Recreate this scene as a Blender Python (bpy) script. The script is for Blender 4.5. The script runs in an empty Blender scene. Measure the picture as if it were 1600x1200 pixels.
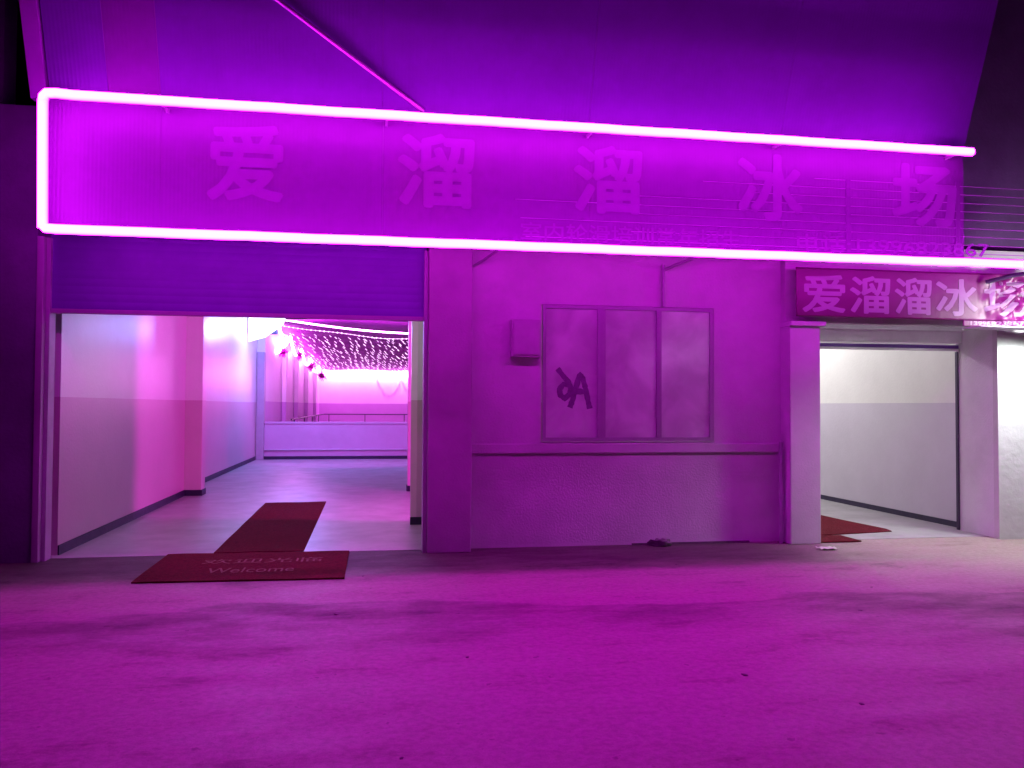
import bpy, bmesh, math, random
from mathutils import Vector, Matrix

random.seed(7)
scene = bpy.context.scene

# ------------------------------------------------------------------ camera
YAW, PITCH, ROLL = math.radians(9.402), math.radians(1.551), math.radians(0.279)
cam_data = bpy.data.cameras.new("Camera")
cam = bpy.data.objects.new("Camera", cam_data)
scene.collection.objects.link(cam)
fw = Vector((math.sin(YAW) * math.cos(PITCH), math.cos(YAW) * math.cos(PITCH), math.sin(PITCH)))
rt = Vector((math.cos(YAW), -math.sin(YAW), 0))
up = rt.cross(fw)
cr, sr = math.cos(ROLL), math.sin(ROLL)
r2 = rt * cr + up * sr
u2 = up * cr - rt * sr
cam.matrix_world = Matrix(((r2.x, u2.x, -fw.x, 0), (r2.y, u2.y, -fw.y, 0), (r2.z, u2.z, -fw.z, 1.5), (0, 0, 0, 1)))
cam_data.sensor_width = 36
cam_data.lens = 36 * 1278.4 / 1600
cam_data.clip_end = 500
scene.camera = cam

# ------------------------------------------------------------------ night sky, exposure
world = bpy.data.worlds.new("World")
scene.world = world
world.use_nodes = True
wn = world.node_tree
bg = wn.nodes["Background"]
sky = wn.nodes.new("ShaderNodeTexSky")
sky.sky_type = 'NISHITA'
sky.sun_disc = False
sky.sun_elevation = math.radians(-6)
sky.sun_rotation = math.radians(120)
wn.links.new(sky.outputs[0], bg.inputs[0])
bg.inputs[1].default_value = 0.05
scene.view_settings.view_transform = 'Standard'
scene.view_settings.look = 'None'
scene.view_settings.exposure = 0
scene.view_settings.gamma = 1
scene.render.engine = 'CYCLES'
scene.cycles.use_denoising = True
scene.cycles.max_bounces = 8
scene.cycles.sample_clamp_indirect = 6
scene.cycles.light_sampling_threshold = 0.0

# ------------------------------------------------------------------ light levels of the lamps, added ones included
ROPE = (0.88, 0.0095, 1.04)      # magenta LED rope
ROPE_K = 102.0
ROPE_BACK = 0.17
P_TUBE = 16.0                  # white batten lamp inside the left doorway
P_CORR = 230.0                  # white lamp in the right corridor
P_FLOOD_IN = 300.0             # flood lamp at the far end of the hall
P_FLOOD_OUT = 400.0            # white flood lamp right of the small banner
P_MAG = 1500.0                  # magenta lamp in the side room
P_WIN = 14.0  # small lamp added behind the frosted panes to make them glow
P_HALL = 620.0                    # unseen magenta lamp added to light the rink barrier

# ------------------------------------------------------------------ materials
MATS = {}


def mat(name, color, rough=0.7, metal=0.0, noise=0.0, nscale=6.0, bump=0.0, bscale=60.0, color2=None,
        spec=0.5, emit=None, estr=0.0, build=None):
    if name in MATS:
        return MATS[name]
    m = bpy.data.materials.new(name)
    m.use_nodes = True
    nt = m.node_tree
    b = nt.nodes["Principled BSDF"]
    b.inputs["Base Color"].default_value = (*color, 1)
    b.inputs["Roughness"].default_value = rough
    b.inputs["Metallic"].default_value = metal
    b.inputs["Specular IOR Level"].default_value = spec
    if emit:
        b.inputs["Emission Color"].default_value = (*emit, 1)
        b.inputs["Emission Strength"].default_value = estr
    geo = nt.nodes.new("ShaderNodeNewGeometry")
    if noise > 0 or color2:
        n = nt.nodes.new("ShaderNodeTexNoise")
        n.inputs["Scale"].default_value = nscale
        n.inputs["Detail"].default_value = 8
        n.inputs["Roughness"].default_value = 0.65
        nt.links.new(geo.outputs["Position"], n.inputs["Vector"])
        mix = nt.nodes.new("ShaderNodeMix")
        mix.data_type = 'RGBA'
        c2 = color2 or tuple(c * (1 - noise) for c in color)
        mix.inputs[6].default_value = (*color, 1)
        mix.inputs[7].default_value = (*c2, 1)
        ramp = nt.nodes.new("ShaderNodeMapRange")
        ramp.inputs[1].default_value = 0.35
        ramp.inputs[2].default_value = 0.68
        nt.links.new(n.outputs["Fac"], ramp.inputs[0])
        nt.links.new(ramp.outputs[0], mix.inputs[0])
        nt.links.new(mix.outputs[2], b.inputs["Base Color"])
        rr = nt.nodes.new("ShaderNodeMapRange")
        rr.inputs[3].default_value = max(0.05, rough - 0.1)
        rr.inputs[4].default_value = min(1, rough + 0.1)
        nt.links.new(n.outputs["Fac"], rr.inputs[0])
        nt.links.new(rr.outputs[0], b.inputs["Roughness"])
    if bump > 0:
        n2 = nt.nodes.new("ShaderNodeTexNoise")
        n2.inputs["Scale"].default_value = bscale
        n2.inputs["Detail"].default_value = 5
        nt.links.new(geo.outputs["Position"], n2.inputs["Vector"])
        bp = nt.nodes.new("ShaderNodeBump")
        bp.inputs["Strength"].default_value = bump
        bp.inputs["Distance"].default_value = 0.01
        nt.links.new(n2.outputs["Fac"], bp.inputs["Height"])
        nt.links.new(bp.outputs[0], b.inputs["Normal"])
    MATS[name] = m
    return m


def two_tone(name, upper, lower, z, rough=0.5):
    """painted wall, one colour above a dado line and another below (a paint job, fixed in place)"""
    m = mat(name, upper, rough, bump=0.25, bscale=35)
    nt = m.node_tree
    b = nt.nodes["Principled BSDF"]
    geo = next(n for n in nt.nodes if n.bl_idname == "ShaderNodeNewGeometry")
    sep = nt.nodes.new("ShaderNodeSeparateXYZ")
    nt.links.new(geo.outputs["Position"], sep.inputs[0])
    st = nt.nodes.new("ShaderNodeMath")
    st.operation = 'GREATER_THAN'
    st.inputs[1].default_value = z
    nt.links.new(sep.outputs[2], st.inputs[0])
    mix = nt.nodes.new("ShaderNodeMix")
    mix.data_type = 'RGBA'
    mix.inputs[6].default_value = (*lower, 1)
    mix.inputs[7].default_value = (*upper, 1)
    nt.links.new(st.outputs[0], mix.inputs[0])
    n = nt.nodes.new("ShaderNodeTexNoise")
    n.inputs["Scale"].default_value = 1.7
    n.inputs["Detail"].default_value = 9
    n.inputs["Roughness"].default_value = 0.7
    nt.links.new(geo.outputs["Position"], n.inputs["Vector"])
    mr = nt.nodes.new("ShaderNodeMapRange")
    mr.inputs[3].default_value = 0.86
    mr.inputs[4].default_value = 1.08
    nt.links.new(n.outputs["Fac"], mr.inputs[0])
    mul = nt.nodes.new("ShaderNodeVectorMath")
    mul.operation = 'SCALE'
    nt.links.new(mix.outputs[2], mul.inputs[0])
    nt.links.new(mr.outputs[0], mul.inputs["Scale"])
    nt.links.new(mul.outputs[0], b.inputs["Base Color"])
    return m


def ribbed(name, color, period=0.03, vertical=True, strength=0.6, rough=0.45, metal=0.2, noise=0.15):
    """painted profiled steel sheet: fine ribs as bump"""
    m = mat(name, color, rough, metal, noise=noise, nscale=1.6)
    nt = m.node_tree
    b = nt.nodes["Principled BSDF"]
    geo = next(n for n in nt.nodes if n.bl_idname == "ShaderNodeNewGeometry")
    sep = nt.nodes.new("ShaderNodeSeparateXYZ")
    nt.links.new(geo.outputs["Position"], sep.inputs[0])
    mu = nt.nodes.new("ShaderNodeMath")
    mu.operation = 'MULTIPLY'
    mu.inputs[1].default_value = 2 * math.pi / period
    nt.links.new(sep.outputs[0 if vertical else 2], mu.inputs[0])
    si = nt.nodes.new("ShaderNodeMath")
    si.operation = 'SINE'
    nt.links.new(mu.outputs[0], si.inputs[0])
    bp = nt.nodes.new("ShaderNodeBump")
    bp.inputs["Strength"].default_value = strength
    bp.inputs["Distance"].default_value = 0.004
    nt.links.new(si.outputs[0], bp.inputs["Height"])
    nt.links.new(bp.outputs[0], b.inputs["Normal"])
    return m


def ground_mat():
    m = bpy.data.materials.new("worn_concrete")
    m.use_nodes = True
    nt = m.node_tree
    L = nt.links
    b = nt.nodes["Principled BSDF"]
    geo = nt.nodes.new("ShaderNodeNewGeometry")
    sep = nt.nodes.new("ShaderNodeSeparateXYZ")
    L.new(geo.outputs["Position"], sep.inputs[0])

    def noise(scale, det=8, rough=0.6, vec=None):
        n = nt.nodes.new("ShaderNodeTexNoise")
        n.inputs["Scale"].default_value = scale
        n.inputs["Detail"].default_value = det
        n.inputs["Roughness"].default_value = rough
        L.new(vec or geo.outputs["Position"], n.inputs["Vector"])
        return n.outputs["Fac"]

    def math_(op, a, c, clamp=False):
        n = nt.nodes.new("ShaderNodeMath")
        n.operation = op
        n.use_clamp = clamp
        for i, v in enumerate((a, c)):
            if isinstance(v, (int, float)):
                n.inputs[i].default_value = v
            else:
                L.new(v, n.inputs[i])
        return n.outputs[0]

    def rng(v, a, c, o0, o1, smooth=True):
        n = nt.nodes.new("ShaderNodeMapRange")
        n.interpolation_type = 'SMOOTHSTEP' if smooth else 'LINEAR'
        n.inputs[1].default_value = a
        n.inputs[2].default_value = c
        n.inputs[3].default_value = o0
        n.inputs[4].default_value = o1
        L.new(v, n.inputs[0])
        return n.outputs[0]

    mp = nt.nodes.new("ShaderNodeMapping")
    mp.inputs["Scale"].default_value = (0.45, 1.0, 1.0)
    L.new(geo.outputs["Position"], mp.inputs["Vector"])
    big = noise(0.9, 4, 0.5, mp.outputs[0])
    mid = noise(2.6, 9, 0.68, mp.outputs[0])
    fine = noise(22, 8, 0.7)
    grain = noise(160, 4, 0.7)
    # damp tide mark: sharp far edge, fading towards the street
    yy = math_('ADD', sep.outputs[1], math_('MULTIPLY', math_('SUBTRACT', big, 0.5), 2.0))
    yy = math_('ADD', yy, math_('MULTIPLY', math_('SUBTRACT', mid, 0.5), 0.5))
    edge = rng(yy, 6.12, 6.22, 1, 0)
    fade = rng(math_('ADD', yy, rng(sep.outputs[0], 2.5, 6.0, 0, 1.1)), 4.9, 6.1, 0, 1)
    patch = rng(mid, 0.40, 0.56, 0.45, 1)
    stain = math_('MULTIPLY', math_('MULTIPLY', edge, fade), patch)
    blot = rng(mid, 0.56, 0.68, 0, 0.35)
    wall_shade = rng(math_('ADD', sep.outputs[1], math_('MULTIPLY', math_('SUBTRACT', mid, 0.5), 0.8)), 6.9, 7.9, 0, 0.80)  # soft shade near the wall, painted into the concrete colour
    wall_shade = math_('MULTIPLY', wall_shade, rng(sep.outputs[0], 3.6, 5.8, 1, 0.05))
    v = math_('SUBTRACT', 1.0, math_('MULTIPLY', stain, 0.5))
    v = math_('MULTIPLY', v, math_('SUBTRACT', 1.0, blot))
    v = math_('MULTIPLY', v, math_('SUBTRACT', 1.0, wall_shade))
    v = math_('MULTIPLY', v, rng(fine, 0.3, 0.7, 0.80, 1.14))
    v = math_('MULTIPLY', v, rng(grain, 0.3, 0.7, 0.85, 1.12))
    specks = rng(noise(11, 3, 0.6), 0.66, 0.72, 0, 0.45)
    v = math_('MULTIPLY', v, math_('SUBTRACT', 1.0, specks))
    scuff = rng(noise(0.7, 12, 0.8, mp.outputs[0]), 0.56, 0.72, 0, 0.30)
    v = math_('MULTIPLY', v, math_('ADD', 0.97, scuff))
    sc = nt.nodes.new("ShaderNodeVectorMath")
    sc.operation = 'SCALE'
    sc.inputs[0].default_value = (0.345, 0.272, 0.24)
    L.new(v, sc.inputs["Scale"])
    L.new(sc.outputs[0], b.inputs["Base Color"])
    L.new(rng(mid, 0.3, 0.7, 0.5, 0.72), b.inputs["Roughness"])
    h = math_('ADD', math_('MULTIPLY', fine, 0.6), math_('MULTIPLY', grain, 0.3))
    h = math_('ADD', h, math_('MULTIPLY', mid, 1.5))
    bp = nt.nodes.new("ShaderNodeBump")
    bp.inputs["Strength"].default_value = 0.55
    bp.inputs["Distance"].default_value = 0.012
    L.new(h, bp.inputs["Height"])
    L.new(bp.outputs[0], b.inputs["Normal"])
    return m


def pane_mat():
    """dusty frosted glass film that lets light from the room glow through"""
    m = bpy.data.materials.new("frosted_pane")
    m.use_nodes = True
    nt = m.node_tree
    L = nt.links
    b = nt.nodes["Principled BSDF"]
    b.inputs["Roughness"].default_value = 0.32
    geo = nt.nodes.new("ShaderNodeNewGeometry")
    n = nt.nodes.new("ShaderNodeTexNoise")
    n.inputs["Scale"].default_value = 2.3
    n.inputs["Detail"].default_value = 7
    n.inputs["Distortion"].default_value = 0.6
    L.new(geo.outputs["Position"], n.inputs["Vector"])
    r = nt.nodes.new("ShaderNodeValToRGB")
    r.color_ramp.elements[0].position = 0.36
    r.color_ramp.elements[0].color = (0.58, 0.54, 0.60, 1)
    r.color_ramp.elements[1].position = 0.66
    r.color_ramp.elements[1].color = (0.80, 0.76, 0.82, 1)
    L.new(n.outputs["Fac"], r.inputs[0])
    L.new(r.outputs[0], b.inputs["Base Color"])
    t = nt.nodes.new("ShaderNodeBsdfTranslucent")
    L.new(r.outputs[0], t.inputs[0])
    mix = nt.nodes.new("ShaderNodeMixShader")
    mix.inputs[0].default_value = 0.25
    out = nt.nodes["Material Output"]
    L.new(b.outputs[0], mix.inputs[1])
    L.new(t.outputs[0], mix.inputs[2])
    L.new(mix.outputs[0], out.inputs[0])
    return m


def rope_mat(name, col, k):
    return mat(name, (0.8, 0.6, 0.8), 0.4, emit=col, estr=k)


def led_rope_mat(name, col, k, back=0.3):
    """LED rope: the strip inside throws most of its light out of the street side of the tube"""
    m = rope_mat(name, col, k)
    nt = m.node_tree
    b = nt.nodes["Principled BSDF"]
    geo = next(n for n in nt.nodes if n.bl_idname == "ShaderNodeNewGeometry")
    sep = nt.nodes.new("ShaderNodeSeparateXYZ")
    nt.links.new(geo.outputs["Normal"], sep.inputs[0])
    mr = nt.nodes.new("ShaderNodeMapRange")
    mr.inputs[1].default_value = 0.1
    mr.inputs[2].default_value = -0.8
    mr.inputs[3].default_value = k * back
    mr.inputs[4].default_value = k
    nt.links.new(sep.outputs[1], mr.inputs[0])
    nt.links.new(mr.outputs[0], b.inputs["Emission Strength"])
    m.cycles.emission_sampling = 'FRONT'
    return m


M = dict(
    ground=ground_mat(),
    floor=mat("hall_floor", (0.42, 0.40, 0.42), 0.38, noise=0.28, nscale=2.2, bump=0.2, bscale=40),
    rink_floor=mat("rink_floor", (0.5, 0.48, 0.5), 0.3, noise=0.1),
    paint=two_tone("two_tone_paint", (0.78, 0.77, 0.76), (0.62, 0.44, 0.52), 1.57, 0.32),
    corrpaint=two_tone("corridor_paint", (0.78, 0.77, 0.76), (0.60, 0.56, 0.65), 1.57, 0.45),
    rinkpaint=two_tone("rink_paint", (0.80, 0.76, 0.80), (0.56, 0.30, 0.62), 1.60, 0.5),
    render=mat("rendered_wall", (0.70, 0.65, 0.72), 0.75, noise=0.2, nscale=1.3, bump=0.5, bscale=45),
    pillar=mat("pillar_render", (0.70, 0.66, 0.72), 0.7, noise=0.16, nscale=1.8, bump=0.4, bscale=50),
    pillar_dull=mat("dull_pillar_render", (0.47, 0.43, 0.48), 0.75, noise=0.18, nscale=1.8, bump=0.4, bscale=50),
    tile=mat("white_rough_wall", (0.56, 0.54, 0.56), 0.6, noise=0.10, nscale=3.5, bump=0.8, bscale=12),
    darkwall=mat("dark_neighbour_wall", (0.17, 0.09, 0.24), 0.85, noise=0.3, nscale=1.5, bump=0.4, bscale=30),
    darkwall2=mat("dark_wall_band", (0.26, 0.14, 0.33), 0.8, noise=0.2),
    blue=ribbed("blue_steel_sheet", (0.13, 0.035, 0.26), 0.035, True, 0.14),
    redblue=ribbed("reddish_steel_sheet", (0.155, 0.035, 0.22), 0.035, True, 0.14),
    board=ribbed("sign_board_sheet", (0.205, 0.045, 0.275), 0.035, True, 0.12, 0.5, 0.05, 0.1),
    letter=mat("sign_letter_film", (0.255, 0.06, 0.335), 0.55, noise=0.06),
    shutter=mat("blue_shutter_metal", (0.21, 0.065, 0.47), 0.5, 0.05, noise=0.15, nscale=2),
    shutter_pale=mat("pale_shutter_box", (0.82, 0.78, 0.86), 0.45, 0.1, noise=0.12),
    metal=mat("pale_metal_rail", (0.72, 0.6, 0.78), 0.35, 0.3, noise=0.1),
    steel=mat("galvanised_steel", (0.62, 0.58, 0.66), 0.32, 0.5, noise=0.2, nscale=14),
    darkmetal=mat("dark_metal", (0.06, 0.04, 0.09), 0.5, 0.4),
    frame=mat("window_frame_alloy", (0.42, 0.36, 0.46), 0.5, 0.1, noise=0.1),
    base=mat("navy_baseboard", (0.025, 0.015, 0.06), 0.5, noise=0.3, nscale=8),
    pane=pane_mat(),
    barrier=mat("barrier_paint", (0.56, 0.36, 0.56), 0.6, noise=0.1, nscale=2),
    trim=mat("purple_trim", (0.26, 0.06, 0.34), 0.5, 0.1, noise=0.1),
    paint_stroke=mat("dark_brushed_paint", (0.24, 0.12, 0.28), 0.7, noise=0.3, nscale=20),
    carpet=mat("red_carpet", (0.17, 0.003, 0.022), 0.95, noise=0.4, nscale=30, bump=1.0, bscale=420, spec=0.15),
    matlet=mat("worn_mat_lettering", (0.27, 0.06, 0.09), 0.8, noise=0.9, nscale=26, color2=(0.15, 0.005, 0.018)),
    banner=mat("red_banner_vinyl", (0.19, 0.008, 0.14), 0.38, noise=0.12, nscale=3, bump=0.3, bscale=9),
    bannerlet=mat("white_banner_print", (0.42, 0.29, 0.44), 0.4, noise=0.08),
    vinyl=mat("crumpled_white_vinyl", (0.85, 0.83, 0.86), 0.35),
    box=mat("painted_metal_box", (0.56, 0.50, 0.58), 0.5, 0.1, noise=0.15),
    cable=mat("black_cable", (0.05, 0.04, 0.06), 0.5),
    ceiling=mat("dark_purple_ceiling_cloth", (0.34, 0.008, 0.36), 0.7, noise=0.3, nscale=1.0),
    plainceil=mat("hall_ceiling", (0.5, 0.5, 0.5), 0.8, noise=0.1),
    tinsel=mat("magenta_tinsel", (0.5, 0.02, 0.4), 0.3, 0.5, noise=0.3),
    whitetinsel=mat("white_tinsel", (0.85, 0.78, 0.85), 0.3, 0.2),
    rag=mat("crumpled_dark_rag", (0.16, 0.11, 0.16), 0.9, noise=0.4, nscale=15, bump=0.6),
    stone=mat("grey_stone_chip", (0.20, 0.15, 0.17), 0.9, noise=0.4, nscale=30),
    paper=mat("dirty_paper", (0.7, 0.68, 0.62), 0.8, noise=0.3, nscale=25),
    wood=mat("door_trim", (0.5, 0.3, 0.42), 0.5, noise=0.1),
    rope=led_rope_mat("magenta_rope_light", ROPE, ROPE_K, ROPE_BACK),
    slat=mat("slat_highlight", (0.42, 0.16, 0.52), 0.35, 0.2),  # lighter colour stands for the highlights along the slats
    rope_in=rope_mat("pink_rope_light", (1.0, 0.26, 1.0), 24.0),
    fairy=rope_mat("fairy_bulbs", (1.0, 0.62, 1.0), 2.2),
    lampglow=rope_mat("flood_lens_bloom", (0.95, 0.9, 1.0), 2.6),
    lampout=rope_mat("bright_white_lens", (1.0, 1.0, 0.97), 110.0),
    lampwhite=rope_mat("white_lens", (1.0, 0.98, 1.0), 14.0),
)

# ------------------------------------------------------------------ helpers
COL = scene.collection


def link(name, bm, m, parent=None, smooth=False):
    me = bpy.data.meshes.new(name)
    bmesh.ops.recalc_face_normals(bm, faces=bm.faces)
    bm.to_mesh(me)
    bm.free()
    me.materials.append(M[m] if isinstance(m, str) else m)
    if smooth:
        for p in me.polygons:
            p.use_smooth = True
    o = bpy.data.objects.new(name, me)
    COL.objects.link(o)
    if parent is not None:
        o.parent = parent
        o.matrix_parent_inverse = Matrix.Identity(4)
        me.transform(Matrix.Translation(-world_of(parent)))
    return o


def world_of(o):
    v = Vector((0, 0, 0))
    while o is not None:
        v += o.location
        o = o.parent
    return v


def thing(name, label, cat, loc=(0, 0, 0), group=None):
    o = bpy.data.objects.new(name, None)
    o.empty_display_size = 0.1
    COL.objects.link(o)
    o.location = loc
    o["label"] = label
    o["category"] = cat
    if group:
        o["group"] = group
    return o


def tag(o, label, cat, group=None):
    o["label"] = label
    o["category"] = cat
    if group:
        o["group"] = group
    return o


def recentre(o):
    """put a one-mesh thing's origin at its base"""
    me = o.data
    xs = [v.co for v in me.vertices]
    c = Vector(((min(v.x for v in xs) + max(v.x for v in xs)) / 2, (min(v.y for v in xs) + max(v.y for v in xs)) / 2,
                min(v.z for v in xs)))
    me.transform(Matrix.Translation(-c))
    o.location = c
    return o


def structure(o):
    o["kind"] = "structure"
    return o


def box(bm, x0, x1, y0, y1, z0, z1, bev=0.0):
    g = bmesh.ops.create_cube(bm, size=1)
    vs = g["verts"]
    for v in vs:
        v.co = Vector((x0 + (v.co.x + .5) * (x1 - x0), y0 + (v.co.y + .5) * (y1 - y0), z0 + (v.co.z + .5) * (z1 - z0)))
    if bev > 0:
        es = set()
        for v in vs:
            es.update(v.link_edges)
        bmesh.ops.bevel(bm, geom=list(es), offset=bev, segments=2, affect='EDGES', profile=0.5)
    return bm


def B(x0, x1, y0, y1, z0, z1, bev=0.0):
    return box(bmesh.new(), x0, x1, y0, y1, z0, z1, bev)


def tube(bm, pts, r, seg=10, cap=True):
    pts = [Vector(p) for p in pts]
    rings = []
    n = len(pts)
    prev = None
    for i, p in enumerate(pts):
        t = (pts[min(i + 1, n - 1)] - pts[max(i - 1, 0)]).normalized()
        a = Vector((0, 0, 1)) if abs(t.z) < 0.9 else Vector((0, 1, 0))
        if prev is not None:
            a = prev
        s = t.cross(a).normalized()
        u = s.cross(t).normalized()
        prev = u
        rr = r[i] if isinstance(r, (list, tuple)) else r
        rings.append([bm.verts.new(p + (s * math.cos(2 * math.pi * k / seg) + u * math.sin(2 * math.pi * k / seg)) * rr)
                      for k in range(seg)])
    for a, b in zip(rings[:-1], rings[1:]):
        for k in range(seg):
            bm.faces.new((a[k], a[(k + 1) % seg], b[(k + 1) % seg], b[k]))
    if cap:
        bm.faces.new(rings[0][::-1])
        bm.faces.new(rings[-1])
    return bm


def T(pts, r, seg=10):
    return tube(bmesh.new(), pts, r, seg)


_font_cache = {}


def text_bm(s, x0, x1, z0, z1, y, bold=0.02):
    """a line of writing fitted to a rectangle on a plane facing the street (bold: shifted overlapping film layers)"""
    cu = bpy.data.curves.new("txt", 'FONT')
    cu.body = s
    cu.size = 1
    cu.resolution_u = 3
    ob = bpy.data.objects.new("txt", cu)
    COL.objects.link(ob)
    dg = bpy.context.evaluated_depsgraph_get()
    me = bpy.data.meshes.new_from_object(ob.evaluated_get(dg))
    bpy.data.objects.remove(ob)
    bpy.data.curves.remove(cu)
    xs = [v.co.x for v in me.vertices]
    ys = [v.co.y for v in me.vertices]
    ax, bx, ay, by = min(xs) - bold, max(xs) + bold, min(ys) - bold, max(ys) + bold
    bm = bmesh.new()
    shifts = [(0, 0)] + [(math.cos(t * math.pi / 4) * bold, math.sin(t * math.pi / 4) * bold) for t in range(8)] if bold else [(0, 0)]
    for n, (dx, dz) in enumerate(shifts):
        vs = []
        for v in me.vertices:
            u = (v.co.x + dx - ax) / (bx - ax)
            w = (v.co.y + dz - ay) / (by - ay)
            vs.append(bm.verts.new((x0 + u * (x1 - x0), y + n * 0.00012, z0 + w * (z1 - z0))))
        for p in me.polygons:
            bm.faces.new([vs[i] for i in p.vertices])
    bpy.data.meshes.remove(me)
    return bm


def light(name, kind, loc, power, color, size=0.1, rot=None, parent=None, size_y=None, spot=None, blend=0.5):
    d = bpy.data.lights.new(name, kind)
    d.energy = power
    d.color = color
    if kind == 'AREA':
        d.size = size
        if size_y:
            d.shape = 'RECTANGLE'
            d.size_y = size_y
    elif kind == 'SPOT':
        d.spot_size = spot
        d.spot_blend = blend
        d.shadow_soft_size = size
    else:
        d.shadow_soft_size = size
    o = bpy.data.objects.new(name, d)
    COL.objects.link(o)
    o.location = loc
    if rot:
        o.rotation_euler = rot
    if parent is not None:
        o.location = Vector(loc) - world_of(parent)
        o.parent = parent
    return o


# ================================================================== THE SETTING
bm = bmesh.new()
xs = [-60, -20, -8, -3.2, 0.5, 4.8, 8, 20, 60]
ys = [-60, -20, -4, 2, 5, 8.6]
grid = [[bm.verts.new((x, y, 0)) for x in xs] for y in ys]
for j in range(len(ys) - 1):
    for i in range(len(xs) - 1):
        bm.faces.new((grid[j][i], grid[j][i + 1], grid[j + 1][i + 1], grid[j + 1][i]))
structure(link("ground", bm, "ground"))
structure(link("hall_floor", B(-3.6, 9.0, 8.598, 23.5, -0.2, 0.004), "floor"))
structure(link("rink_floor", B(-3.6, 9.0, 23.5, 45.3, -0.2, 0.03), "rink_floor"))

# ------------------------------------------------------------------ the hall building
hall = thing("skating_hall", "long low skating hall with two open doorways and a windowed front wall between", "building", (0.7, 8.4, 0))
# outer wall pieces
link("left_corner_wall", B(-3.62, -3.2, 8.4, 8.75, 0, 4.35), "darkwall", hall)
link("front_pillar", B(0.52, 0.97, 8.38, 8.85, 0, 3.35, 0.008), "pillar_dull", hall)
fwall = bmesh.new()
box(fwall, 0.97, 4.50, 8.60, 8.80, 0, 1.12)
box(fwall, 0.97, 1.74, 8.60, 8.80, 1.12, 3.35)
box(fwall, 3.70, 4.50, 8.60, 8.80, 1.12, 3.35)
box(fwall, 1.74, 3.70, 8.60, 8.80, 2.60, 3.35)
link("front_wall", fwall, "render", hall)
link("window_sill", B(0.97, 4.47, 8.578, 8.598, 1.00, 1.10, 0.006), "pillar", hall)
link("front_pillar", B(4.49, 4.85, 8.38, 9.2, 0, 2.40, 0.008), "pillar", hall)
link("pillar_cap", B(4.485, 4.90, 8.34, 9.2, 2.402, 2.45, 0.004), "pillar", hall)
link("wall_above_doorway", B(4.502, 8.6, 8.50, 8.615, 2.452, 3.35), "render", hall)
link("corner_post", T([(4.44, 8.50, 0), (4.44, 8.50, 1.12)], 0.022), "frame", hall)
link("door_reveal", B(7.10, 7.50, 8.46, 9.12, 0, 2.45), "pillar", hall)
link("rough_end_wall", B(7.06, 8.6, 8.38, 8.458, 0, 2.448), "tile", hall)
link("upper_wall", B(-3.2, 8.6, 8.62, 8.8, 3.352, 6.6), "darkwall", hall)
link("wall_above_doorway", B(-3.2, 0.518, 8.60, 8.8, 2.75, 3.35), "darkwall", hall)

# window: three panes in an alloy frame
win = bpy.data.objects.new("window", None)
COL.objects.link(win)
win.parent = hall
win.location = Vector((2.7, 8.6, 1.12)) - hall.location
fr = bmesh.new()
Y0, Y1 = 8.588, 8.64
box(fr, 1.755, 3.69, Y0, Y1, 1.125, 1.165)
box(fr, 1.755, 3.69, Y0, Y1, 2.555, 2.595)
for a, b_ in ((1.755, 1.79), (2.36, 2.45), (3.03, 3.085), (3.645, 3.69)):
    box(fr, a, b_, Y0 - 0.003, Y1 + 0.003, 1.166, 2.554)
link("frame", fr, "frame", win)
for k, (a, b_) in enumerate(((1.79, 2.36), (2.45, 3.03), (3.085, 3.645))):
    p = link("pane", B(a, b_, 8.602, 8.609, 1.166, 2.554), M["pane"], win)
    if k == 0:
        p["label"] = "frosted pane with a backwards A6 brushed on it"
# the brushed marks, read backwards from the street
st = bmesh.new()


def stroke(pts, r):
    P = []
    n = 5
    for i in range(len(pts) - 1):
        for k in range(n):
            t = k / n
            P.append((pts[i][0] * (1 - t) + pts[i + 1][0] * t, 8.5995, pts[i][1] * (1 - t) + pts[i + 1][1] * t))
    P.append((pts[-1][0], 8.5995, pts[-1][1]))
    vs = []
    for i, p in enumerate(P):
        a, b_ = P[max(0, i - 1)], P[min(len(P) - 1, i + 1)]
        d = Vector((b_[0] - a[0], 0, b_[2] - a[2])).normalized()
        nrm = Vector((-d.z, 0, d.x)) * r * random.uniform(0.85, 1.12)
        q = Vector(p) + Vector((0, random.uniform(-0.0008, 0.0008), 0))
        vs.append((st.verts.new(q + nrm), st.verts.new(q - nrm)))
    for a, b_ in zip(vs[:-1], vs[1:]):
        st.faces.new((a[0], a[1], b_[1], b_[0]))


def px(x, y):  # photograph zoom coordinates of the marks to metres on the pane
    X, Z = 860 + x * 80 / 1067, 570 + y * 90 / 1200
    return (1.77 + (X - 850) * 0.00703, 1.16 + (685 - Z) * 0.00690)


stroke([px(150, 90), px(260, 230), px(370, 360), px(430, 480), px(410, 620), px(300, 710), px(210, 640), px(190, 520),
        px(280, 410), px(380, 430)], 0.030)
stroke([px(410, 900), px(470, 740), px(540, 480), px(590, 280), px(620, 200), px(680, 290), px(740, 500), px(790, 740),
        px(830, 920)], 0.030)
stroke([px(430, 590), px(560, 560), px(760, 570)], 0.030)
mk = link("brushed_marks", st, "paint_stroke", win)
sol = mk.modifiers.new("thick", 'SOLIDIFY')
sol.thickness = 0.0015

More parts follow.
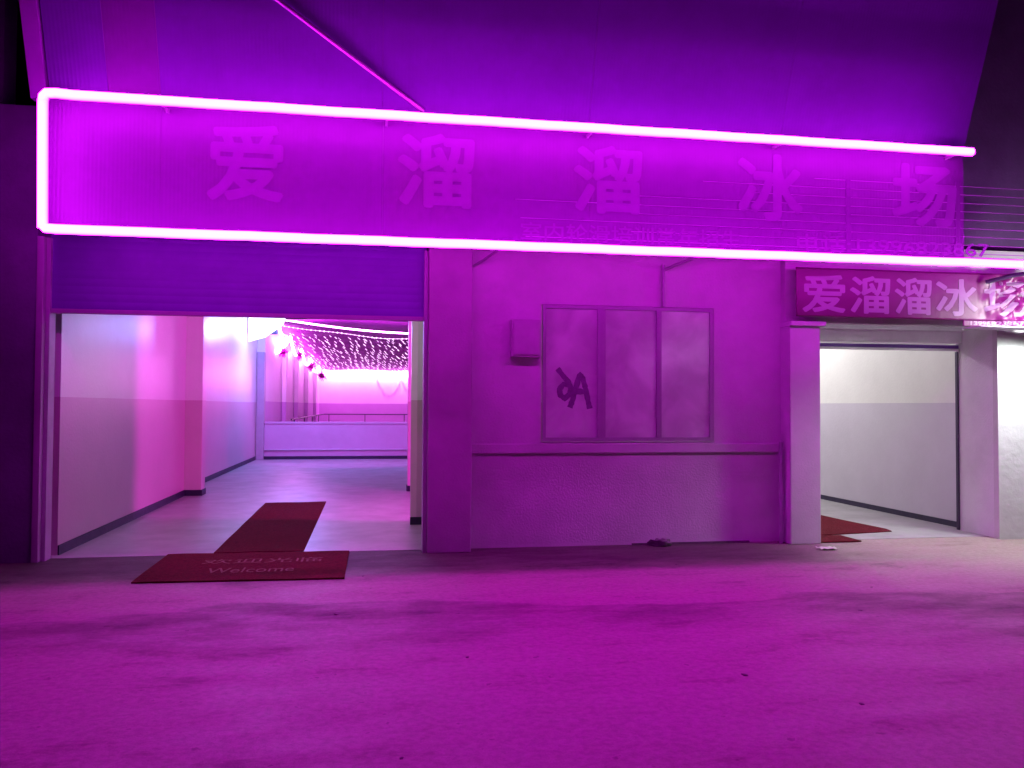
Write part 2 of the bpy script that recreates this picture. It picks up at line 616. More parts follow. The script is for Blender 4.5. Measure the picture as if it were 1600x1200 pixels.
# left doorway: blue roller shutter half way up, guide rails
sh = bpy.data.objects.new("roller_shutter", None)
COL.objects.link(sh)
sh.parent = hall
sh.location = Vector((-1.3, 8.5, 2.4)) - hall.location
sh["label"] = "blue roller shutter rolled up above the left doorway"
cb = bmesh.new()
z = 2.42
while z < 3.3:
    nxt = z + 0.075
    ring = []
    for x in (-3.12, 0.50):
        pts = []
        for k in range(6):
            t = k / 5
            pts.append(cb.verts.new((x, 8.50 - 0.0022 * math.sin(math.pi * t), z + 0.075 * t)))
        ring.append(pts)
    for k in range(5):
        cb.faces.new((ring[0][k], ring[1][k], ring[1][k + 1], ring[0][k + 1]))
    z = nxt
cur = link("curtain", cb, "shutter", sh)
s_ = cur.modifiers.new("thick", 'SOLIDIFY')
s_.thickness = 0.004
link("bottom_bar", B(-3.12, 0.50, 8.475, 8.52, 2.375, 2.42, 0.006), "frame", sh)
link("guide_rail", B(-3.20, -3.14, 8.385, 8.62, 0, 3.1, 0.005), "frame", sh)
link("guide_rail", B(-3.138, -3.10, 8.45, 8.60, 0, 3.1, 0.003), "frame", sh)
link("guide_rail", B(0.475, 0.517, 8.42, 8.60, 0, 3.1, 0.003), "frame", sh)

# right doorway: shutter box with blue slats
sh = bpy.data.objects.new("roller_shutter", None)
COL.objects.link(sh)
sh.parent = hall
sh.location = Vector((6.0, 9.08, 2.25)) - hall.location
sh["label"] = "roller shutter box above the right doorway"
link("shutter_box", B(4.852, 7.098, 9.0, 9.3, 2.30, 2.65, 0.01), "shutter_pale", sh)
link("box_lip", B(4.852, 7.098, 8.97, 9.0, 2.44, 2.46, 0.004), "shutter_pale", sh)
cb = bmesh.new()
for k in range(1):
    box(cb, 4.853, 7.097, 9.06, 9.075, 2.235 + k * 0.047, 2.279 + k * 0.047, 0.006)
link("curtain", cb, "shutter", sh)
link("bottom_bar", B(4.853, 7.097, 9.045, 9.09, 2.205, 2.234, 0.004), "shutter_pale", sh)
link("guide_rail", B(7.10 - 0.016, 7.099, 9.07, 9.118, 0, 2.20, 0.003), "darkmetal", sh)
link("guide_rail", B(4.853, 4.89, 9.05, 9.118, 0, 2.20, 0.003), "darkmetal", sh)

# ---- inside
link("left_inner_wall", B(-3.5, -3.10, 8.76, 14.15, 0, 4.1), "paint", hall)
link("inner_pillar", B(-3.5, -2.83, 14.152, 14.45, 0, 4.1, 0.01), "paint", hall)
link("left_inner_wall", B(-3.5, -3.25, 14.452, 23.35, 0, 4.1), "paint", hall)
link("left_inner_wall", B(-3.4, -3.04, 23.352, 45.2, 0, 4.3), "rinkpaint", hall)
link("rink_back_wall", B(-3.4, 9.0, 45.202, 45.5, 0, 4.3), "rinkpaint", hall)
link("rink_side_wall", B(8.8, 9.0, 23.4, 45.2, 0, 4.3), "rinkpaint", hall)
for yk in (27.5, 31.5, 36, 41):
    link("rink_pilaster", B(-3.038, -2.90, yk, yk + 0.35, 0, 4.0, 0.01), "rinkpaint", hall)
# right side of the entrance room: front column, gap, rear wall
colm = bmesh.new()
vs = [(0.62, 10.40), (0.51, 10.40), (0.44, 10.52), (0.44, 10.66), (0.62, 10.66)]  # chamfered corner added to catch a pink strip of light
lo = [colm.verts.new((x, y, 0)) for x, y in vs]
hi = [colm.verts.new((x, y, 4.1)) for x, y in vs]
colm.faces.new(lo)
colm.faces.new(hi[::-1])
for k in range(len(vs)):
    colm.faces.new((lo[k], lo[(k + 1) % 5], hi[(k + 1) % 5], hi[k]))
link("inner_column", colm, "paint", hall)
link("partition_wall", B(0.622, 0.80, 8.852, 10.66, 0, 4.1), "paint", hall)
link("inner_post", B(0.55, 0.80, 14.45, 14.66, 0, 4.1), "paint", hall)
link("partition_wall", B(1.15, 1.35, 14.602, 23.3, 0, 4.1), "paint", hall)
link("partition_wall", B(4.60, 4.80, 9.202, 23.3, 0, 4.1), "paint", hall)
link("partition_wall", B(0.802, 4.598, 14.46, 14.60, 0, 4.1), "paint", hall)
link("right_inner_wall", B(7.22, 7.45, 9.122, 23.3, 0, 4.1), "corrpaint", hall)
link("corridor_end_wall", B(4.802, 7.218, 17.0, 17.2, 0, 4.1), "corrpaint", hall)
link("hall_ceiling", B(-3.6, 9.0, 8.802, 23.3, 4.102, 4.25), "plainceil", hall)
link("lintel", B(-3.2, 9.0, 8.802, 9.0, 3.3, 4.10), "plainceil", hall)
# baseboards
link("baseboard", B(-3.098, -3.085, 8.76, 14.15, 0, 0.10), "base", hall)
link("baseboard", B(-3.10, -2.815, 14.138, 14.151, 0, 0.10), "base", hall)
link("baseboard", B(-2.829, -2.815, 14.152, 14.46, 0, 0.10), "base", hall)
link("baseboard", B(-3.248, -3.235, 14.46, 23.2, 0, 0.10), "base", hall)
link("baseboard", B(0.43, 0.62, 10.386, 10.399, 0, 0.10), "base", hall)
link("baseboard", B(0.535, 0.549, 14.437, 14.66, 0, 0.10), "base", hall)
link("baseboard", B(1.135, 1.149, 14.62, 23.2, 0, 0.10), "base", hall)
link("baseboard", B(0.55, 0.70, 14.437, 14.449, 0, 0.10), "base", hall)
link("baseboard", B(7.206, 7.219, 9.13, 17.0, 0, 0.075), "base", hall)
# rink ceiling: purple cloth sagging between battens
bm = bmesh.new()
NX, NY = 40, 60
g = []
for j in range(NY + 1):
    row = []
    for i in range(NX + 1):
        x = -3.04 + 11.8 * i / NX
        y = 23.4 + 21.8 * j / NY
        zz = 3.92 - 0.50 * j / NY - 0.05 * abs(math.sin(math.pi * j / 6)) - 0.03 * math.sin(x * 2.1)
        row.append(bm.verts.new((x, y, zz)))
    g.append(row)
for j in range(NY):
    for i in range(NX):
        bm.faces.new((g[j][i], g[j][i + 1], g[j + 1][i + 1], g[j + 1][i]))
link("ceiling_cloth", bm, "ceiling", hall, True)

# neighbours either side
nb = thing("neighbour_building", "dark unlit wall with a pale ledge band at the far left", "building", (-6, 8.7, 0))
link("wall", B(-14, -3.625, 8.62, 8.9, 0, 6.6), "darkwall", nb)
link("ledge", B(-14, -3.30 - 0.326, 8.52, 8.618, 4.24, 4.44, 0.01), "darkwall2", nb)
nb = thing("neighbour_building", "dark unlit wall at the far right beyond the neon sign", "building", (12, 8.7, 0))
link("wall", B(8.602, 20, 8.62, 8.9, 0, 6.6), "darkwall", nb)

# ------------------------------------------------------------------ canopy soffit and leaning fascia above the sign
link("canopy_soffit", B(-2.80, 6.20, 8.02, 8.598, 3.36, 3.40), "darkmetal", hall)
fas = thing("fascia", "blue ribbed steel fascia leaning outward above the neon sign", "fascia", (1.6, 7.5, 4.2))


def fz(z):  # y of the leaning plane at height z
    return 7.88 - 0.38 * (z - 4.32)


def lean_panel(x0, x1, z0, z1, off, th, m, name):
    bm = bmesh.new()
    n = max(1, int((x1 - x0) / 0.12))
    rows = 10
    front, back = [], []
    for j in range(rows + 1):
        z = z0 + (z1 - z0) * j / rows
        fr_, bk = [], []
        for i in range(n + 1):
            x = x0 + (x1 - x0) * i / n
            dent = 0.004 * math.sin(x * 3.1 + z * 2.3) * math.sin(z * 4.1 - x)
            fr_.append(bm.verts.new((x, fz(z) - off - dent, z)))
            bk.append(bm.verts.new((x, fz(z) - off + th, z)))
        front.append(fr_)
        back.append(bk)
    for j in range(rows):
        for i in range(n):
            bm.faces.new((front[j][i], front[j][i + 1], front[j + 1][i + 1], front[j + 1][i]))
            bm.faces.new((back[j][i + 1], back[j][i], back[j + 1][i], back[j + 1][i + 1]))
        bm.faces.new((front[j][0], front[j + 1][0], back[j + 1][0], back[j][0]))
        bm.faces.new((front[j + 1][n], front[j][n], back[j][n], back[j + 1][n]))
    for i in range(n):
        bm.faces.new((front[0][i], back[0][i], back[0][i + 1], front[0][i + 1]))
        bm.faces.new((front[rows][i], front[rows][i + 1], back[rows][i + 1], back[rows][i]))
    return link(name, bm, m, fas)


seams = [-2.93, -2.43, -1.98, 0.03, 2.07, 4.13, 6.26]
for k in range(len(seams) - 1):
    m_ = "redblue" if k == 1 else "blue"
    p = lean_panel(seams[k] + 0.0015, seams[k + 1] - 0.0015, 4.32, 6.35, 0, 0.04, m_, "sheet_panel")
    if k == 1:
        p["label"] = "narrow reddish sheet panel"
lean_panel(-3.08, -2.945, 4.24, 6.35, 0.045, 0.085, "trim", "edge_trim")
link("back_beam", B(-2.9, 6.24, 7.93, 8.6, 4.33, 4.44), "darkmetal", fas)

# rod bracing the fascia
rp = []
for t in range(13):
    a = Vector((0.424, fz(4.33) - 0.045, 4.33))
    b_ = Vector((-2.22, fz(5.945) - 0.045, 5.945))
    rp.append(a.lerp(b_, t / 12))
rod = recentre(link("stay_rod", T(rp, 0.020, 10), "steel", None, True))
tag(rod, "thin steel rod rising diagonally from the top neon line to the upper left", "rod")

# ------------------------------------------------------------------ the neon sign
sign = thing("shop_sign", "long magenta neon framed sign board reading 爱溜溜冰场 across the front", "sign", (1.65, 7.6, 2.9))  # sign, fascia and rod coordinates scaled about the camera, baked into the numbers
BY = 7.82                                  # front of the sign board
bs = [-2.92, -1.96, 0.04, 2.06, 4.11, 6.20]
for k in range(5):
    link("board_panel", B(bs[k] + 0.001, bs[k + 1] - 0.001, BY, BY + 0.028, 3.06, 4.31), "board", sign)
frb = bmesh.new()
box(frb, -2.93, 6.22, BY + 0.031, 8.0, 3.09, 3.13)
box(frb, -2.93, 6.22, BY + 0.031, 8.0, 4.23, 4.27)
for x in (-2.93, 0.02, 3.0, 6.18):
    box(frb, x, x + 0.04, 8.001, 8.60, 3.20, 3.24)
    box(frb, x, x + 0.04, BY + 0.034, 7.99, 3.135, 4.225)
box(frb, 6.23, 7.30, BY + 0.031, BY + 0.066, 3.09, 3.13)
link("frame", frb, "frame", sign)
chars = [("爱", -1.557, -0.871, 3.377, 4.099), ("溜", 0.176, 0.918, 3.397, 4.119), ("溜", 1.897, 2.609, 3.412, 4.099),
         ("冰", 3.62, 4.341, 3.412, 4.109), ("场", 5.351, 6.115, 3.424, 4.099)]
for s, x0, x1, z0, z1 in chars:
    link("letter", text_bm(s, x0, x1, z0, z1, BY - 0.006, 0.028), "letter", sign)
link("lettering", text_bm("室内轮滑培训常年招生", 1.371, 3.65, 3.124, 3.3, BY - 0.006, 0.012), "letter", sign)
link("lettering", text_bm("电话:13996823867", 4.269, 6.496, 3.114, 3.3, BY - 0.006, 0.012), "letter", sign)
# thin horizontal slats behind the letters with posts between
starts = [1.4, 2.45, 1.35, 2.49, 1.3, 2.5, 3.7, 3.2, 4.4]  # slats start where their highlights fade out, light falloff put into the lengths
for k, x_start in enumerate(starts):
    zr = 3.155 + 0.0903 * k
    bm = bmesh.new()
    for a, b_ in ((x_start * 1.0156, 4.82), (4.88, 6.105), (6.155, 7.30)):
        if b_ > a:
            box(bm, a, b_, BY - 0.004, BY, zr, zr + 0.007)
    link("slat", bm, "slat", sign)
for x in (4.85, 6.13):
    link("slat_post", B(x - 0.026, x + 0.026, BY - 0.0045, BY - 0.0002, 3.11, 3.93), "board", sign)


def wob(a, b_, n, amp):
    a, b_ = Vector(a), Vector(b_)
    out = []
    ph = random.uniform(0, 6)
    for i in range(n + 1):
        p = a.lerp(b_, i / n)
        e = min(i, n - i) / n
        e = min(1, e * 8)
        p += Vector((0, 0, amp * e * (math.sin(i * 0.9 + ph) + 0.6 * math.sin(i * 2.3 + ph * 2))))
        out.append(p)
    return out


YT = 7.50
RR = 0.041
top = [(-2.84, YT, 4.09), (-2.834, YT, 4.135), (-2.815, YT, 4.160), (-2.74, YT, 4.166), (-2.59, YT, 4.158), (-2.46, YT, 4.158)]
top += wob((-2.34, YT, 4.158), (6.05, YT, 4.148), 60, 0.0014)
left = wob((-2.822, YT, 3.0), (-2.84, YT, 4.09), 10, 0.0)
bot = [(-2.822, YT, 3.03), (-2.80, YT, 3.0)] + wob((-2.72, YT, 2.995), (7.4, YT, 3.0), 70, 0.0014)
for pts in (top, left, bot):
    link("rope_light", T(pts, RR, 16), "rope", sign, True)
for x in [-1.90 + 1.97 * i for i in range(5)]:
    for zc in (4.158, 3.0):
        link("rope_clip", B(x - 0.012, x + 0.012, YT + 0.035, BY - 0.002, zc + (0.0 if zc > 4 else 0.022), zc + (0.03 if zc > 4 else 0.045)), "frame", sign)
link("rope_end_cap", T([(6.047, YT, 4.148), (6.07, YT, 4.148)], 0.034), "metal", sign)

# ------------------------------------------------------------------ small banner over the right doorway
ban = thing("door_banner", "small red banner reading 爱溜溜冰场 over the right doorway, curling at its right end", "banner", (5.7, 8.3, 2.45))


def crumple(x, z):
    if x < 6.75:
        return 8.30 + 0.006 * math.sin(x * 5 + z * 3)
    t = (x - 6.75) / 0.75
    return 8.30 - 0.20 * t * t - t * (0.035 * math.sin(z * 19 + x * 13) + 0.03 * math.sin(z * 31 - x * 27 + 1)
                                        + 0.02 * math.sin(x * 55 + z * 12))


def sheet(x0, x1, z0, z1, nx, nz, off=0.0, sag=0.0):
    bm = bmesh.new()
    g = []
    for j in range(nz + 1):
        row = []
        for i in range(nx + 1):
            x = x0 + (x1 - x0) * i / nx
            zz = z0 + (z1 - z0) * j / nz
            row.append(bm.verts.new((x, crumple(x, zz) + off, zz)))
        g.append(row)
    for j in range(nz):
        for i in range(nx):
            bm.faces.new((g[j][i], g[j][i + 1], g[j + 1][i + 1], g[j + 1][i]))
    return bm


def solid(o, t):
    s = o.modifiers.new("thick", 'SOLIDIFY')
    s.thickness = t
    s.offset = 0
    return o


solid(link("banner_sheet", sheet(4.52, 7.45, 2.50, 3.04, 120, 24), "banner", ban, True), 0.003)
cx = [(4.59, 5.11), (5.16, 5.65), (5.70, 6.17), (6.22, 6.74), (6.82, 7.32)]
for s, (a, b_) in zip("爱溜溜冰场", cx):
    bm = text_bm(s, a, b_, 2.545, 2.965, 8.29, 0.022)
    for v in bm.verts:
        v.co.y = crumple(v.co.x, v.co.z) - 0.006 + (v.co.y - 8.29)
    link("letter", bm, "bannerlet", ban)
solid(link("phone_strip", sheet(6.55, 7.32, 2.435, 2.498, 40, 6, -0.01), "banner", ban, True), 0.003)
bm = text_bm("13996823867", 6.64, 7.24, 2.443, 2.49, 8.29, 0.03)
for v in bm.verts:
    v.co.y = crumple(v.co.x, v.co.z) - 0.016 + (v.co.y - 8.29)
link("lettering", bm, "bannerlet", ban)
link("edge_batten", B(6.55, 7.5, 8.02, 8.32, 2.40, 2.412, 0.003), "metal", ban)

# ------------------------------------------------------------------ lamps
fl = thing("flood_lamp", "bright white flood lamp on a dark arm at the right edge of the banner", "lamp", (7.52, 7.9, 2.7))
arm = bmesh.new()
tube(arm, [(6.80, 8.24, 2.93), (7.02, 8.08, 2.99), (7.45, 7.55, 3.04), (7.45, 7.43, 2.80)], 0.024)
link("arm", arm, "darkmetal", fl)
link("housing", B(7.28, 7.58, 7.38, 7.48, 2.60, 2.80, 0.015), "darkmetal", fl)
link("lens", B(7.30, 7.56, 7.481, 7.49, 2.62, 2.78, 0.002), "lampout", fl)
light("flood_light", 'SPOT', (7.42, 7.52, 2.66), P_FLOOD_OUT, (0.90, 1.03, 0.94), 0.22, (math.radians(30), 0, math.radians(38)), fl, None, math.radians(112), 0.85)

tl = thing("batten_lamp", "white batten lamp fixed inside above the left doorway", "lamp", (-1.2, 8.85, 3.0))
link("housing", B(-1.8, -0.6, 9.005, 9.06, 3.04, 3.10, 0.006), "metal", tl)
link("tube", T([(-1.78, 9.08, 3.02), (-0.62, 9.08, 3.02)], 0.015), "lampwhite", tl)
light("batten_light", 'AREA', (-1.2, 9.10, 3.0), P_TUBE, (1.0, 0.93, 0.98), 1.2, (math.radians(35), 0, 0), tl, 0.06)

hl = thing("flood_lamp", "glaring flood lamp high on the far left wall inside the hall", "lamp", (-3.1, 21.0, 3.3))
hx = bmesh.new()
vs = [(-3.2, 3.10), (-3.2, 3.98), (-2.42, 3.98), (-2.30, 3.78), (-2.36, 3.55), (-2.80, 3.22)]  # lens outline enlarged to the shape of the lamp's bloom
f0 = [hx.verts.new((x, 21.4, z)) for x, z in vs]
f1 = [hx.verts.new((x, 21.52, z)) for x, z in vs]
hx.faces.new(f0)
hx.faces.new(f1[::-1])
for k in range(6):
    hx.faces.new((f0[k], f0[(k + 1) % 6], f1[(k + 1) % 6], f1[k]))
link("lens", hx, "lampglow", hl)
link("housing", B(-3.24, -2.5, 21.53, 21.62, 3.3, 3.9, 0.02), "darkmetal", hl)
light("flood_light", 'POINT', (-1.95, 21.0, 3.35), P_FLOOD_IN, (0.20, 0.30, 1.0), 0.15, parent=hl)

cl = thing("corridor_lamp", "white ceiling lamp hidden above the corridor behind the right doorway", "lamp", (5.9, 13.0, 3.9))
link("housing", T([(5.9, 13.0, 4.04), (5.9, 13.0, 4.10)], 0.16, 20), "metal", cl)
link("lens", T([(5.9, 13.0, 4.0), (5.9, 13.0, 4.04)], 0.14, 20), "lampwhite", cl)
light("corridor_light", 'POINT', (5.9, 13.0, 3.85), P_CORR, (1.0, 0.99, 0.98), 0.12, parent=cl)

ml = thing("magenta_lamp", "magenta party lamp in the side room between the doorways", "lamp", (4.3, 10.0, 3.0))
link("housing", B(4.24, 4.36, 9.95, 10.07, 3.02, 3.12, 0.01), "darkmetal", ml)
link("stem", T([(4.30, 10.01, 3.12), (4.30, 10.01, 4.10)], 0.012), "darkmetal", ml)
light("magenta_light", 'SPOT', (4.3, 10.0, 2.6), P_MAG, (1.0, 0.015, 0.85), 0.22, Vector((-0.86, 0.38, -0.26)).to_track_quat('-Z', 'Y').to_euler(), ml, None, math.radians(84), 0.3)

ml = thing("magenta_lamp", "unseen magenta lamp added under the entrance hall ceiling to light the barrier", "lamp", (-0.6, 18.0, 3.7))  # lamp added out of view to turn the barrier magenta
link("housing", B(-0.66, -0.54, 17.94, 18.06, 3.82, 3.92, 0.01), "darkmetal", ml)
link("stem", T([(-0.6, 18.0, 3.92), (-0.6, 18.0, 4.10)], 0.012), "darkmetal", ml)
light("magenta_light", 'SPOT', (-0.6, 18.0, 3.7), P_HALL, (1.0, 0.04, 0.95), 0.06, (math.radians(62), 0, 0), ml, None, math.radians(74), 0.5)

wl = thing("pane_fill_lamp", "unseen white lamp added behind the frosted window panes to make them glow", "lamp", (3.3, 9.1, 2.0))  # added lamp, puts a pale patch on the third pane
link("shade", T([(3.40, 9.16, 2.20), (3.40, 9.16, 2.32)], [0.07, 0.03], 14), "metal", wl)
link("bracket", T([(3.40, 9.16, 2.32), (3.40, 9.0, 2.40), (3.40, 8.81, 2.40)], 0.01), "darkmetal", wl)
light("pane_fill_light", 'POINT', (3.40, 9.12, 2.17), P_WIN, (1, 0.95, 1), 0.04, parent=wl)

# ------------------------------------------------------------------ rink barrier, rails and decorations
br = thing("rink_barrier", "low pale barrier wall across the hall in front of the rink", "barrier", (0, 23.3, 0))
link("panel", B(-3.03, 4.59, 23.32, 23.42, 0, 0.98), "barrier", br)
link("top_rail", B(-3.03, 4.59, 23.29, 23.45, 0.982, 1.04, 0.01), "barrier", br)
link("ledge", B(-3.03, 4.59, 23.27, 23.318, 0.26, 0.285), "metal", br)
link("kick_board", B(-3.03, 4.59, 23.285, 23.317, 0, 0.09), "base", br)
link("end_post", B(-3.24, -3.035, 23.22, 23.50, 0, 2.95, 0.01), "frame", br)

hr = thing("handrail", "thin dark handrail running round the far rink walls", "handrail", (-2.9, 34, 0))
link("rail", T([(-2.78, 28, 1.02), (-2.78, 44.9, 1.02), (8.6, 44.9, 1.02)], 0.028), "darkmetal", hr)
for yk in (29, 33, 37, 41):
    link("post", T([(-2.78, yk, 0.03), (-2.78, yk, 1.0)], 0.02), "darkmetal", hr)
for xk in (-2.5, -0.6, 1.5, 3.5, 5.5, 7.5):
    link("post", T([(xk, 44.9, 0.03), (xk, 44.9, 1.0)], 0.022), "darkmetal", hr)

# swagged rope light along the left rink wall and straight along the back wall
sw = bmesh.new()
nodes = [(24.0, 3.95), (27.6, 3.72), (31.6, 3.60), (36.1, 3.50), (41.1, 3.42), (44.9, 3.36)]
pts = []
for (ya, za), (yb, zb) in zip(nodes[:-1], nodes[1:]):
    for k in range(10):
        t = k / 10
        pts.append((-2.80, ya + (yb - ya) * t, za + (zb - za) * t - 0.42 * math.sin(math.pi * t)))
pts.append((-2.80, 44.9, 3.36))
ro = recentre(link("rope_light_swag", T(pts, 0.045, 8), "rope_in", None, True))
tag(ro, "white pink rope light hung in swags along the left rink wall", "rope light")
ro = recentre(link("rope_light_swag", T([(-2.8, 27.6, 3.72), (-2.92, 26.7, 3.35), (-2.98, 25.6, 3.10)], 0.06, 8), "rope_in", None, True))
tag(ro, "short rope light branch dropping from the first swag of the rink wall", "rope light")
ro = recentre(link("rope_light_strip", T([(-2.8, 44.85, 3.24), (2.5, 44.85, 3.18), (8.7, 44.85, 3.2)], 0.16, 8), "rope_in", None, True))
tag(ro, "thick glowing light band along the top of the rink back wall", "rope light")
ct = []
for k in range(25):
    t = k / 24
    ct.append((-2.9 + 7.4 * t, 23.6, 3.93 - 0.36 * math.sin(math.pi * min(1, t * 0.9)) ))
ct2 = [(p[0], 24.4, p[2] - 0.10 - 0.02 * math.sin(i * 0.8)) for i, p in enumerate(ct)]
g2 = bmesh.new()
tube(g2, ct2, 0.006, 6)
for i in range(60):
    t = i / 59 * 23.99
    a, b_ = ct2[int(t)], ct2[int(t) + 1]
    f_ = t - int(t)
    p = [a[q] * (1 - f_) + b_[q] * f_ for q in range(3)]
    bmesh.ops.create_icosphere(g2, subdivisions=1, radius=random.uniform(0.014, 0.026), matrix=Matrix.Translation(p))
tag(recentre(link("bead_garland", g2, "fairy")), "thin beaded light string drooping just behind the glowing garland", "garland")
ro = recentre(link("rope_light_garland", T(ct, 0.022, 8), "rope_in", None, True))
tag(ro, "thin glowing garland drooping across the hall just over the rink barrier", "garland")

# hanging tinsel poms at the swag nodes
first = None
pom_lab = ["spiky dark tinsel bunch beside the flood lamp, nearest on the rink wall",
           "spiky dark tinsel bunch at the first swag of the rink wall",
           "spiky dark tinsel bunch at the second swag of the rink wall",
           "spiky dark tinsel bunch at the swag farthest along the rink wall"]
for k, (px_, py_, pz_, rr_) in enumerate([(-2.86, 26.0, 3.12, 0.20), (-2.72, 29.6, 3.26, 0.22), (-2.72, 35.2, 3.12, 0.26), (-2.66, 41.6, 2.98, 0.34)]):
    bm = bmesh.new()
    for i in range(90):
        d = Vector((random.gauss(0, 1), random.gauss(0, 1), random.gauss(0, 1))).normalized()
        s = d.cross(Vector((0.3, 0.7, 0.2))).normalized() * 0.035
        L_ = rr_ * random.uniform(0.6, 1.1)
        c0 = Vector((px_, py_, pz_))
        a = bm.verts.new(c0 + s)
        b_ = bm.verts.new(c0 - s)
        c_ = bm.verts.new(c0 + d * L_)
        bm.faces.new((a, b_, c_))
    tag(recentre(link("tinsel_bunch", bm, "tinsel")), pom_lab[k], "decoration", "tinsel bunches on the rink wall")

# fairy lights under the cloth ceiling: countless short bulbs
bm = bmesh.new()
for j in range(36):
    y = 25.6 + j * 0.54
    n = 32
    z0 = 3.92 - 0.50 * (y - 23.4) / 21.8 - 0.12
    for i in range(n):
        x = -2.8 + 7.6 * (i + random.uniform(-0.3, 0.3)) / n
        if random.random() < 0.22:
            continue
        sag = 0.16 * math.sin(math.pi * (x + 2.8) / 7.6)
        zz = z0 - sag - random.uniform(0, 0.07)
        l_ = random.uniform(0.045, 0.085)
        w_ = random.uniform(0.005, 0.010)
        tube(bm, [(x, y, zz), (x + l_ * 1.1, y + 0.02, zz - l_ * 0.9)], w_, 5)
fa = link("fairy_lights", bm, "fairy")
fa["kind"] = "stuff"
fa["label"] = "field of tiny glinting fairy bulbs under the purple rink ceiling"
fa["category"] = "fairy lights"

# tinsel swag fringe on the back wall
bm = bmesh.new()
for i in range(420):
    u = random.random()
    x = 0.0 + 2.9 * u
    sagz = 2.95 - 0.95 * math.sin(math.pi * ((x * 0.75) % 1.0)) ** 0.8
    zz = sagz + random.gauss(0, 0.06)
    d = Vector((random.gauss(0, 0.6), 0, -abs(random.gauss(0.6, 0.5)))).normalized() * random.uniform(0.1, 0.28)
    c0 = Vector((x, 44.7 + random.uniform(-0.08, 0.08), zz))
    s = Vector((0.012, 0, 0.006))
    bm.faces.new((bm.verts.new(c0 + s), bm.verts.new(c0 - s), bm.verts.new(c0 + d)))
tag(recentre(link("tinsel_swag", bm, "whitetinsel")), "white tinsel hanging in loops under the light band on the back wall", "tinsel")

# ------------------------------------------------------------------ carpets
def carpet_sheet(corners, th=0.010, n=14, z0=0.0):
    bm = bmesh.new()
    a, b_, c, d = [Vector((x, y, 0)) for x, y in corners]
    g = []
    for j in range(n + 1):
        row = []
        for i in range(n + 1):
            u, v = i / n, j / n
            p = a.lerp(b_, u).lerp(d.lerp(c, u), v)
            p.z = z0 + th + 0.002 * math.sin(p.x * 9 + p.y * 5)
            if 0 < i < n:
                p.y += 0.003 * math.sin(i * 2.1) if j in (0, n) else 0
            row.append(bm.verts.new(p))
        g.append(row)
    for j in range(n):
        for i in range(n):
            bm.faces.new((g[j][i], g[j][i + 1], g[j + 1][i + 1], g[j + 1][i]))
    rim = [g[0][i] for i in range(n + 1)] + [g[j][n] for j in range(1, n + 1)] + [g[n][i] for i in range(n - 1, -1, -1)] + [g[j][0] for j in range(n - 1, 0, -1)]
    low = [bm.verts.new((v.co.x, v.co.y, z0 + 0.001)) for v in rim]
    for i in range(len(rim)):
        k = (i + 1) % len(rim)
        bm.faces.new((rim[i], low[i], low[k], rim[k]))
    return bm


em = thing("door_mat", "wide dark red door mat with worn lettering lying across the left doorway", "mat", (-1.15, 7.9, 0))
link("pile", carpet_sheet([(-2.01, 7.31), (-0.26, 7.24), (-0.26, 8.58), (-2.03, 8.63)], 0.014), "carpet", em)
for s, x0, x1, y0, y1 in (("欢迎光临", -1.60, -0.50, 8.02, 8.24), ("Welcome", -1.48, -0.72, 7.58, 7.80)):
    bm = text_bm(s, x0, x1, 0, 1, 0, 0.0)
    for v in bm.verts:
        v.co = Vector((v.co.x, y0 + v.co.z * (y1 - y0), 0.0175 - v.co.y * 0.5))
    link("lettering", bm, "matlet", em)
rn = recentre(link("carpet_runner", carpet_sheet([(-1.60, 8.645), (-0.72, 8.64), (-0.75, 12.98), (-1.65, 12.92)], 0.010, 20, 0.005), "carpet"))
tag(rn, "long dark red carpet runner leading into the hall from the left doorway mat", "carpet")
rm = recentre(link("door_mat", carpet_sheet([(4.86, 8.10 + 0.32), (5.36, 8.42), (5.36, 8.84), (4.86, 8.84)], 0.012, 14, 0.005), "carpet"))
tag(rm, "corner of a red door mat just inside the right doorway", "mat")
rn = recentre(link("carpet_runner", carpet_sheet([(5.0, 8.86), (6.16, 9.05), (6.20, 9.22), (6.05, 10.9)], 0.010, 14, 0.005), "carpet"))
tag(rn, "bright red carpet runner seen through the right doorway", "carpet")

# ------------------------------------------------------------------ things on the front wall
mb = thing("meter_box", "small square meter box fixed to the wall left of the window", "box", (1.56, 8.55, 2.0))
link("housing", B(1.40, 1.72, 8.50, 8.598, 2.02, 2.42, 0.008), "box", mb)
link("door", B(1.425, 1.695, 8.488, 8.498, 2.045, 2.395, 0.003), "box", mb)
cdt = recentre(link("conduit_pipe", T([(3.10, 8.57, 3.06), (3.10, 8.57, 2.60)], 0.02), "frame"))
tag(cdt, "short vertical conduit pipe above the second window mullion", "pipe")
cb = recentre(link("awning_brace", T([(3.10, 8.57, 3.00), (3.20, 8.46, 3.045), (3.42, 8.20, 3.12)], 0.016), "frame"))
tag(cb, "short dark brace slanting from the conduit pipe top to the underside of the sign", "brace")
cb = recentre(link("awning_brace", T([(1.00, 8.59, 2.98), (1.10, 8.46, 3.03), (1.22, 8.20, 3.10)], 0.014), "frame"))
tag(cb, "short brace slanting under the sign beside the left doorway pillar", "brace")

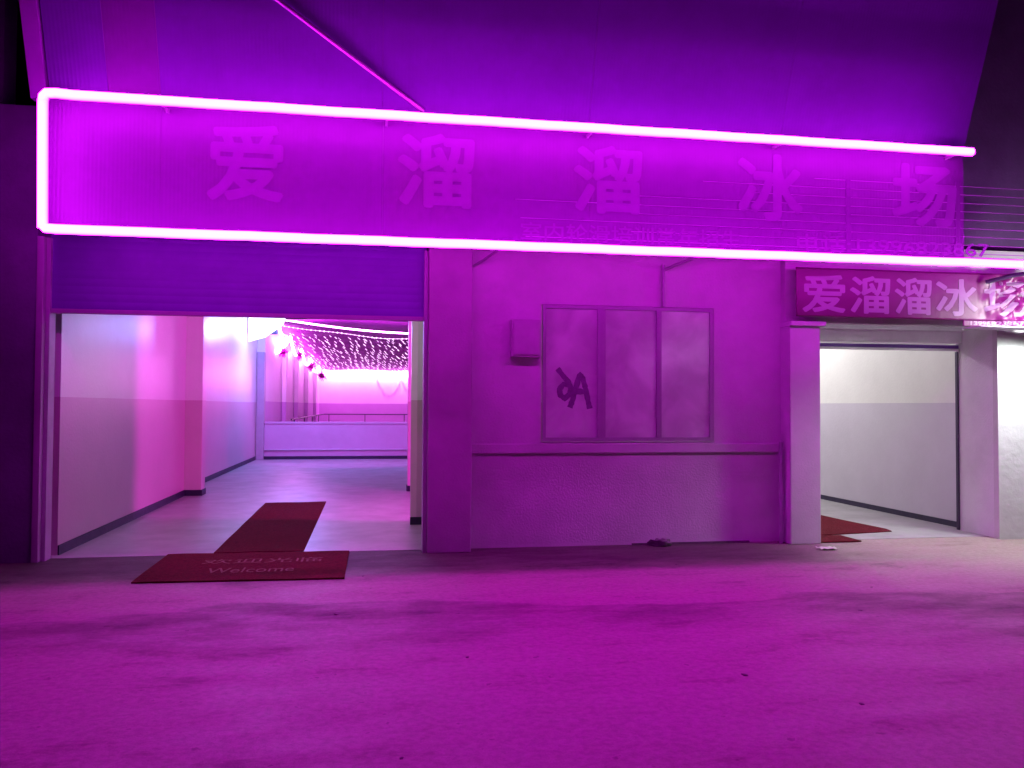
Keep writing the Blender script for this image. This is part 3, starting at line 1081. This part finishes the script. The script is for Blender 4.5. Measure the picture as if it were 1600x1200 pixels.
# litter and stones
bm = bmesh.new()
bmesh.ops.create_icosphere(bm, subdivisions=3, radius=1)
for v in bm.verts:
    n_ = 1 + 0.35 * math.sin(v.co.x * 5 + v.co.y * 7) + 0.2 * math.sin(v.co.z * 11 + v.co.x * 9)
    v.co = Vector((v.co.x * 0.11 * n_ + 3.03, v.co.y * 0.06 * n_ + 8.50, max(0.0, v.co.z * 0.04 * n_ + 0.03)))
tag(recentre(link("rag", bm, "rag", None, True)), "crumpled dark rag lying at the foot of the wall below the window", "rag")
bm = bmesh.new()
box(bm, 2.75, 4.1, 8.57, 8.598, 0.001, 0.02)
tag(recentre(link("wall_foot_strip", bm, "rag")), "dark grime strip along the foot of the front wall", "strip")
bm = bmesh.new()
g = [[bm.verts.new((4.62 + 0.2 * i / 6, 7.98 + 0.12 * j / 4, 0.012 + 0.014 * math.sin(i * 1.3 + j * 2) ** 2)) for i in range(7)] for j in range(5)]
for j in range(4):
    for i in range(6):
        bm.faces.new((g[j][i], g[j][i + 1], g[j + 1][i + 1], g[j + 1][i]))
tag(solid(recentre(link("paper_scrap", bm, "paper")), 0.003), "pale paper scrap on the ground below the right doorway pillar", "paper")
spots = [(-0.27, 6.04, 0.035, "leaf sized dark chip on the concrete below the doorway mat"),
         (2.83, 7.47, 0.025, "tiny dark chip near the wall below the window"),
         (2.44, 3.84, 0.028, "dark chip in the right foreground of the concrete"),
         (2.05, 4.35, 0.035, "dark oblong chip in the middle right of the concrete"),
         (3.55, 5.60, 0.03, "dark chip on the stained patch at the right"),
         (-0.1, 7.35, 0.022, "tiny chip right of the doorway mat"),
         (0.55, 4.9, 0.025, "small chip in the middle of the concrete"),
         (0.12, 3.55, 0.02, "small chip in the lower middle of the concrete"),
         (1.18, 3.25, 0.025, "chip at the bottom right of centre"),
         (1.30, 3.18, 0.022, "chip beside another at the bottom right of centre"),
         (4.4, 4.9, 0.03, "flat chip near the right edge of the concrete"),
         (4.1, 6.3, 0.022, "tiny chip on the pale concrete at the right")]
for x, y, r, lab in spots:
    r *= 0.42
    bm = bmesh.new()
    bmesh.ops.create_icosphere(bm, subdivisions=2, radius=1)
    a = random.uniform(0, 3)
    for v in bm.verts:
        n_ = 1 + 0.3 * math.sin(v.co.x * 4 + a) * math.cos(v.co.y * 5 + a)
        p = Vector((v.co.x * r * 1.5 * n_, v.co.y * r * n_, max(0, v.co.z * r * 0.35 + r * 0.15)))
        p.rotate(Matrix.Rotation(a, 3, 'Z'))
        v.co = p + Vector((x, y, 0))
    tag(recentre(link("stone_chip", bm, "stone", None, True)), lab, "stone", "chips scattered on the concrete")
